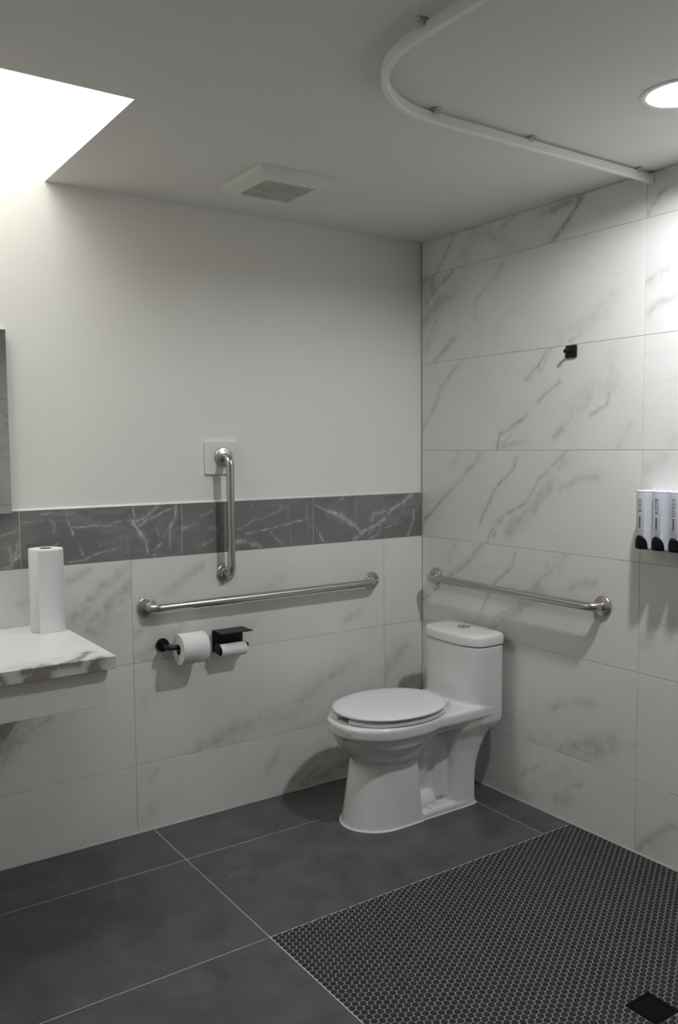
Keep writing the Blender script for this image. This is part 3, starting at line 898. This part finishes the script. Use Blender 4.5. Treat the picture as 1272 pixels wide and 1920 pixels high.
h2 = thing('toilet_paper_holder', 'black toilet paper holder with a phone shelf', 'toilet paper holder', (-1.03, 0, .71))
obj('back_plate', box(new(), (-1.098, -.004, .664), (-.962, 0, .752), .0008), BLACK, h2)
obj('shelf', box(new(), (-1.098, -.092, .750), (-.962, -.0002, .754), .0008), BLACK, h2)
bm = new(); sweep(bm, fillet([(-.968, -.003, .690), (-.968, -.058, .690), (-1.102, -.058, .690)], .008, 8), .0075, 18); obj('arm', bm, BLACK, h2, angle=50)
bm = new(); lathe(bm, (-1.100, -.058, .690), (-1, 0, 0), [(.0075, 0), (.0225, .0005), (.0225, .005), (.021, .006)], 30); obj('end_cap', bm, BLACK, h2, angle=35)
paper_roll('toilet_roll', 'nearly used up toilet roll under the black shelf', (-1.038, -.058, .6785), (1, 0, 0), .0265, .0190, .112)

# ------------------------------------------------------------------ robe hook
hk = thing('robe_hook', 'small square black robe hook on the marble wall', 'hook', (0, -.883, 1.840))
obj('plate', box(new(), (-.008, -.909, 1.817), (0, -.858, 1.863), .001), BLACK, hk)
bm = new(); lathe(bm, (-.006, -.883, 1.840), (-1, 0, 0), [(.0055, 0), (.0055, .026), (.008, .027), (.008, .033), (.0065, .034)], 24); obj('peg', bm, BLACK, hk, angle=40)

# ------------------------------------------------------------------ soap dispensers
def d_front(f, depth=.058, bulge=.036):
    """distance from the wall of the dispenser front at f in -1..1 across its width"""
    return depth + bulge*math.sqrt(max(0.0, 1-min(1, abs(f))**2.4))
def text_mesh(s, size):
    cu = bpy.data.curves.new('t', 'FONT'); cu.body = s; cu.size = size; cu.extrude = 0.0002; cu.space_character = 1.12
    cu.resolution_u = 4
    o = bpy.data.objects.new('t', cu); col.objects.link(o)
    dg = bpy.context.evaluated_depsgraph_get(); dg.update()
    me = bpy.data.meshes.new_from_object(o.evaluated_get(dg))
    bpy.data.objects.remove(o); bpy.data.curves.remove(cu)
    return me
def dispenser(word, yc, label):
    z0, z1, hw = 1.128, 1.329, .0302
    e = thing('soap_dispenser', label, 'soap dispenser', (0, yc, z0), 'wall soap dispensers')
    def ring(z, g_=0.0, sx=1.0):
        n = 24
        pts = [Vector((0, yc+(hw-g_), z)), Vector((-.03, yc+(hw-g_), z))]
        for k in range(n+1):
            f = math.cos(math.pi*k/n)
            pts.append(Vector((-(d_front(f)-g_)*sx, yc + f*(hw-g_), z)))
        pts += [Vector((-.03, yc-(hw-g_), z)), Vector((0, yc-(hw-g_), z))]
        return pts
    bm = new(); loft(bm, [ring(z0, .002), ring(z0+.003), ring(z1-.010), ring(z1-.009, .0008), ring(z1-.008, .0008), ring(z1-.007), ring(z1-.003), ring(z1, .003)])
    obj('tank', bm, DISP, e, angle=35)
    # black push button, arched, wrapped round the front
    bm = new(); n, m_ = 22, 8
    grid = []
    for i in range(n+1):
        f = -0.80 + 1.6*i/n
        top = z0 + .012 + .036*math.sqrt(max(0, 1-(abs(f)/.8)**2.2))
        grid.append([Vector((-(d_front(f)+.0035*(1 if 0 < j < m_ else 0) - (.001 if j in (0, m_) else 0)), yc - f*hw, z0 - .001 + (top-z0+.001)*j/m_)) for j in range(m_+1)])
    vv = [[bm.verts.new(p) for p in r] for r in grid]
    bk = [[bm.verts.new((p.x+.006, p.y, p.z)) for p in r] for r in grid]
    for i in range(n):
        for j in range(m_):
            bm.faces.new((vv[i][j], vv[i+1][j], vv[i+1][j+1], vv[i][j+1])); bm.faces.new((bk[i][j+1], bk[i+1][j+1], bk[i+1][j], bk[i][j]))
        bm.faces.new((vv[i][0], bk[i][0], bk[i+1][0], vv[i+1][0])); bm.faces.new((vv[i][m_], vv[i+1][m_], bk[i+1][m_], bk[i][m_]))
    for j in range(m_):
        bm.faces.new((vv[0][j], vv[0][j+1], bk[0][j+1], bk[0][j])); bm.faces.new((vv[n][j+1], vv[n][j], bk[n][j], bk[n][j+1]))
    obj('push_button', bm, BLACKP, e, angle=40)
    xf = -(d_front(0)+.0004)
    bm = new(); box(bm, (xf, yc-.0024, 1.1995), (xf+.004, yc+.0024, 1.2385), .0003)
    obj('level_window', bm, SLOT, e)
    me = text_mesh(word, .0185)
    xs = [v.co.x for v in me.vertices]; ys = [v.co.y for v in me.vertices]
    cx, cy = (min(xs)+max(xs))/2, (min(ys)+max(ys))/2
    for v in me.vertices:
        a, b, c = v.co
        yl = -(b-cy)*1.05                         # letter tops point to the right
        v.co = Vector((-(d_front(yl/hw)+.0003) - c, yl, 1.2755 - z0 - (a-cx)))
    me.materials.append(INK)
    o = bpy.data.objects.new('lettering', me); link(o, e)
    bm = new()
    for dy in (-.012, .012): lathe(bm, (-.018, yc+dy, z1-.001), (0, 0, 1), [(.0028, 0), (.0028, .0016)], 12)
    obj('lock_hole', bm, INK, e)
    return e
dispenser('HAIR', -1.268, 'white soap dispenser lettered HAIR, leftmost of three')
dispenser('BODY', -1.333, 'white soap dispenser lettered BODY, middle of three')
dispenser('COND', -1.398, 'white soap dispenser lettered COND, at the right edge')

# ------------------------------------------------------------------ vanity top, apron, towel roll, mirror
CT_X1, CT_X0, CT_Y = -1.7145, -2.95, -0.612
quartz = marble('white_quartz', 'z', (0, 0, 0), [
    (.012, .8, [(-1.775, -.52, .861), (-1.80, -.56, .861), (-1.83, -.60, .861), (-1.88, -.613, .861)]),
    (.016, .9, [(-1.76, -.612, .86), (-1.79, -.612, .835), (-1.775, -.612, .822)]),
    (.012, .9, [(-1.83, -.612, .857), (-1.92, -.612, .850), (-1.98, -.612, .848)]),
    (.026, .95, [(-1.93, -.612, .845), (-1.955, -.612, .825)]),
    (.012, .8, [(-2.06, -.612, .855), (-2.045, -.612, .83)]),
    (.004, .35, [(-1.85, -.53, .861), (-1.92, -.57, .861), (-1.98, -.60, .861)]),
    (.004, .3, [(-1.95, -.55, .861), (-2.02, -.58, .861), (-2.1, -.56, .861)]),
    (.006, .35, [(-2.3, -.2, .861), (-2.5, -.4, .861), (-2.6, -.6, .861)])],
    (0.82, 0.81, 0.80), (0.79, 0.785, 0.78), (0.30, 0.27, 0.235), rough=0.22, seed=.4, warp=0.014, brk=(0.75, 1.9), bscale=30.0)
ct = obj('countertop', box(new(), (CT_X0, CT_Y, .8205), (CT_X1, -.0006, .8605), .0015), quartz)
tag(ct, 'white quartz vanity countertop with brown-veined front edge', 'countertop')
ap = thing('vanity_apron', 'white vanity apron hung under the quartz countertop', 'vanity', (-2.3, -.58, .704))
obj('front_panel', box(new(), (CT_X0+.02, -.582, .704), (-1.733, -.564, .8200), .001), LACQ, ap)
for xa in (-1.751, CT_X0+.02): obj('side_panel', box(new(), (xa, -.5635, .704), (xa+.018, -.001, .8200), .001), LACQ, ap)

tw = thing('paper_towel_roll', 'white paper towel roll standing on the vanity countertop', 'paper towel', (-1.776, -.112, .8608))
bm = new()
lathe(bm, (-1.776, -.112, .8608), (0, 0, 1), [(.021, 0), (.0545, 0), (.057, .003), (.057, .281), (.0555, .284), (.021, .2845), (.021, 0)], 64, caps=False)
bmesh.ops.remove_doubles(bm, verts=bm.verts, dist=1e-6)
obj('paper', bm, PAPER, tw, angle=40)
bm = new()
lathe(bm, (-1.776, -.112, .8608), (0, 0, 1), [(.0195, .0005), (.021, .0005), (.021, .285), (.0195, .285), (.0195, .0005)], 32, caps=False)
bmesh.ops.remove_doubles(bm, verts=bm.verts, dist=1e-6)
obj('cardboard_core', bm, KRAFT, tw, angle=40)
bm = new()                                     # loose outer sheet
ringsf, ringsb = [], []
for k in range(19):
    a = math.radians(-127 + 5.6*k)
    r = .0577 + .013*max(0, 1-k/7.0)**1.6
    p = Vector((-1.776 + r*math.cos(a), -.112 + r*math.sin(a), 0)); nrm = Vector((math.cos(a), math.sin(a), 0))
    ringsf.append([p + Vector((0, 0, .8610)), p + Vector((0, 0, 1.140)), p + nrm*.0012 + Vector((0, 0, 1.140)), p + nrm*.0012 + Vector((0, 0, .8610))])
loft(bm, ringsf)
obj('loose_sheet', bm, PAPER, tw, angle=40)

mr = thing('mirror', 'frameless wall mirror above the vanity at the left edge', 'mirror', (-2.3, 0, 1.266))
obj('backing', box(new(), (-2.80, -.006, 1.266), (-1.860, TH, 1.892)), LACQ, mr)
obj('glass', box(new(), (-2.802, -.016, 1.264), (-1.858, -.0062, 1.894), .002, 1), MIRROR, mr)

sw = thing('light_switch', 'white light switch plate reflected in the mirror', 'switch', (-1.04, Y_FRONT, 1.16))
obj('plate', box(new(), (-1.080, Y_FRONT, 1.095), (-1.000, Y_FRONT+.006, 1.215), .002), PLATE, sw)
obj('rocker', box(new(), (-1.058, Y_FRONT+.006, 1.125), (-1.022, Y_FRONT+.010, 1.185), .002), PLATE, sw)

# ------------------------------------------------------------------ ceiling: fan, shower track, recessed lamp
fn = thing('exhaust_fan', 'white square exhaust fan cover on the ceiling', 'exhaust fan', (-1.02, -.425, H))
FX0, FX1, FY0, FY1 = -1.170, -.868, -.575, -.272
def sq(g_, z, r=.012):
    a, b, c, d = FX0+g_, FX1-g_, FY0+g_, FY1-g_
    out = []
    for cx, cy, s in ((b-r, d-r, 0), (a+r, d-r, 1), (a+r, c+r, 2), (b-r, c+r, 3)):
        for k in range(5):
            t_ = math.pi/2*(s + k/4)
            out.append(Vector((cx + r*math.cos(t_), cy + r*math.sin(t_), z)))
    return out
bm = new()
loft(bm, [sq(0, H), sq(0, H-.006), sq(.004, H-.013), sq(.016, H-.026), sq(.034, H-.034), sq(.048, H-.036), sq(.050, H-.033), sq(.052, H-.026)], True, False)
obj('cover', bm, FANM, fn, angle=35)
gr = new()
box(gr, (FX0+.051, FY0+.051, H-.030), (FX1-.051, FY1-.051, H-.024))
panel = obj('grille', gr, FANP, fn)
for k in range(12):
    yy = FY0+.062 + k*(FY1-FY0-.124)/11
    obj('louver', box(new(), (FX0+.054, yy-.0035, H-.034), (FX1-.054, yy+.0035, H-.0295)), FANP, panel)

ck = thing('curtain_track', 'white curved shower curtain track under the ceiling', 'curtain track', (-1.0, -1.3, H))
path = fillet([(-.004, -1.215, 0), (-1.328, -1.222, 0), (-1.328, -2.95, 0)], .345, 18)
bm = new(); rings = []
for i, p in enumerate(path):
    a, b = path[max(i-1, 0)], path[min(i+1, len(path)-1)]
    tg = (b-a).normalized(); nn = Vector((-tg.y, tg.x, 0))
    rings.append([Vector((p.x, p.y, 0)) + nn*s + Vector((0, 0, z)) for s, z in ((-.0085, H-.008), (.0085, H-.008), (.0095, H-.0105), (.0095, H-.032), (.007, H-.0345), (-.007, H-.0345), (-.0095, H-.032), (-.0095, H-.0105))])
loft(bm, rings)
obj('rail', bm, RAIL, ck, angle=40)
for (x, y, ax) in ((-.075, -1.215, 0), (-.60, -1.218, 0), (-.985, -1.223, 0), (-1.330, -1.60, 1), (-1.328, -2.2, 1), (-1.328, -2.8, 1)):
    bm = new()
    if ax == 0:
        box(bm, (x-.009, y-.026, H-.0065), (x+.009, y+.010, H-.0004), .001); box(bm, (x-.007, y-.013, H-.016), (x+.007, y-.0098, H-.0065), .0008)
    else:
        box(bm, (x-.026, y-.009, H-.0065), (x+.010, y+.009, H-.0004), .001); box(bm, (x-.013, y-.007, H-.016), (x-.0098, y+.007, H-.0065), .0008)
    obj('clip', bm, CLIP, ck)
obj('end_bracket', box(new(), (-.010, -1.232, H-.042), (0, -1.198, H-.004), .0015), RAIL, ck)

dl = thing('recessed_downlight', 'lit round recessed downlight over the shower', 'downlight', (LX, LY, H))
bm = new(); lathe(bm, (LX, LY, H), (0, 0, 1), [(.104, 0), (.104, -.0015), (.100, -.004), (.084, -.003), (.0800, 0), (.0430, .0145), (.0430, .030), (.0905, .030), (.0905, 0), (.104, 0)], 64, caps=False)
bmesh.ops.remove_doubles(bm, verts=bm.verts, dist=1e-6)
obj('trim_ring', bm, RAIL, dl, angle=40)
bm = new(); lathe(bm, (LX, LY, H), (0, 0, 1), [(.0905, .0305), (.0905, .07), (.0895, .071)], 48); obj('housing', bm, RAIL, dl, angle=40)
bm = new(); lathe(bm, (LX, LY, H), (0, 0, 1), [(.0425, .0125), (.0425, .0140)], 48); obj('lens', bm, LENS, dl, angle=40)
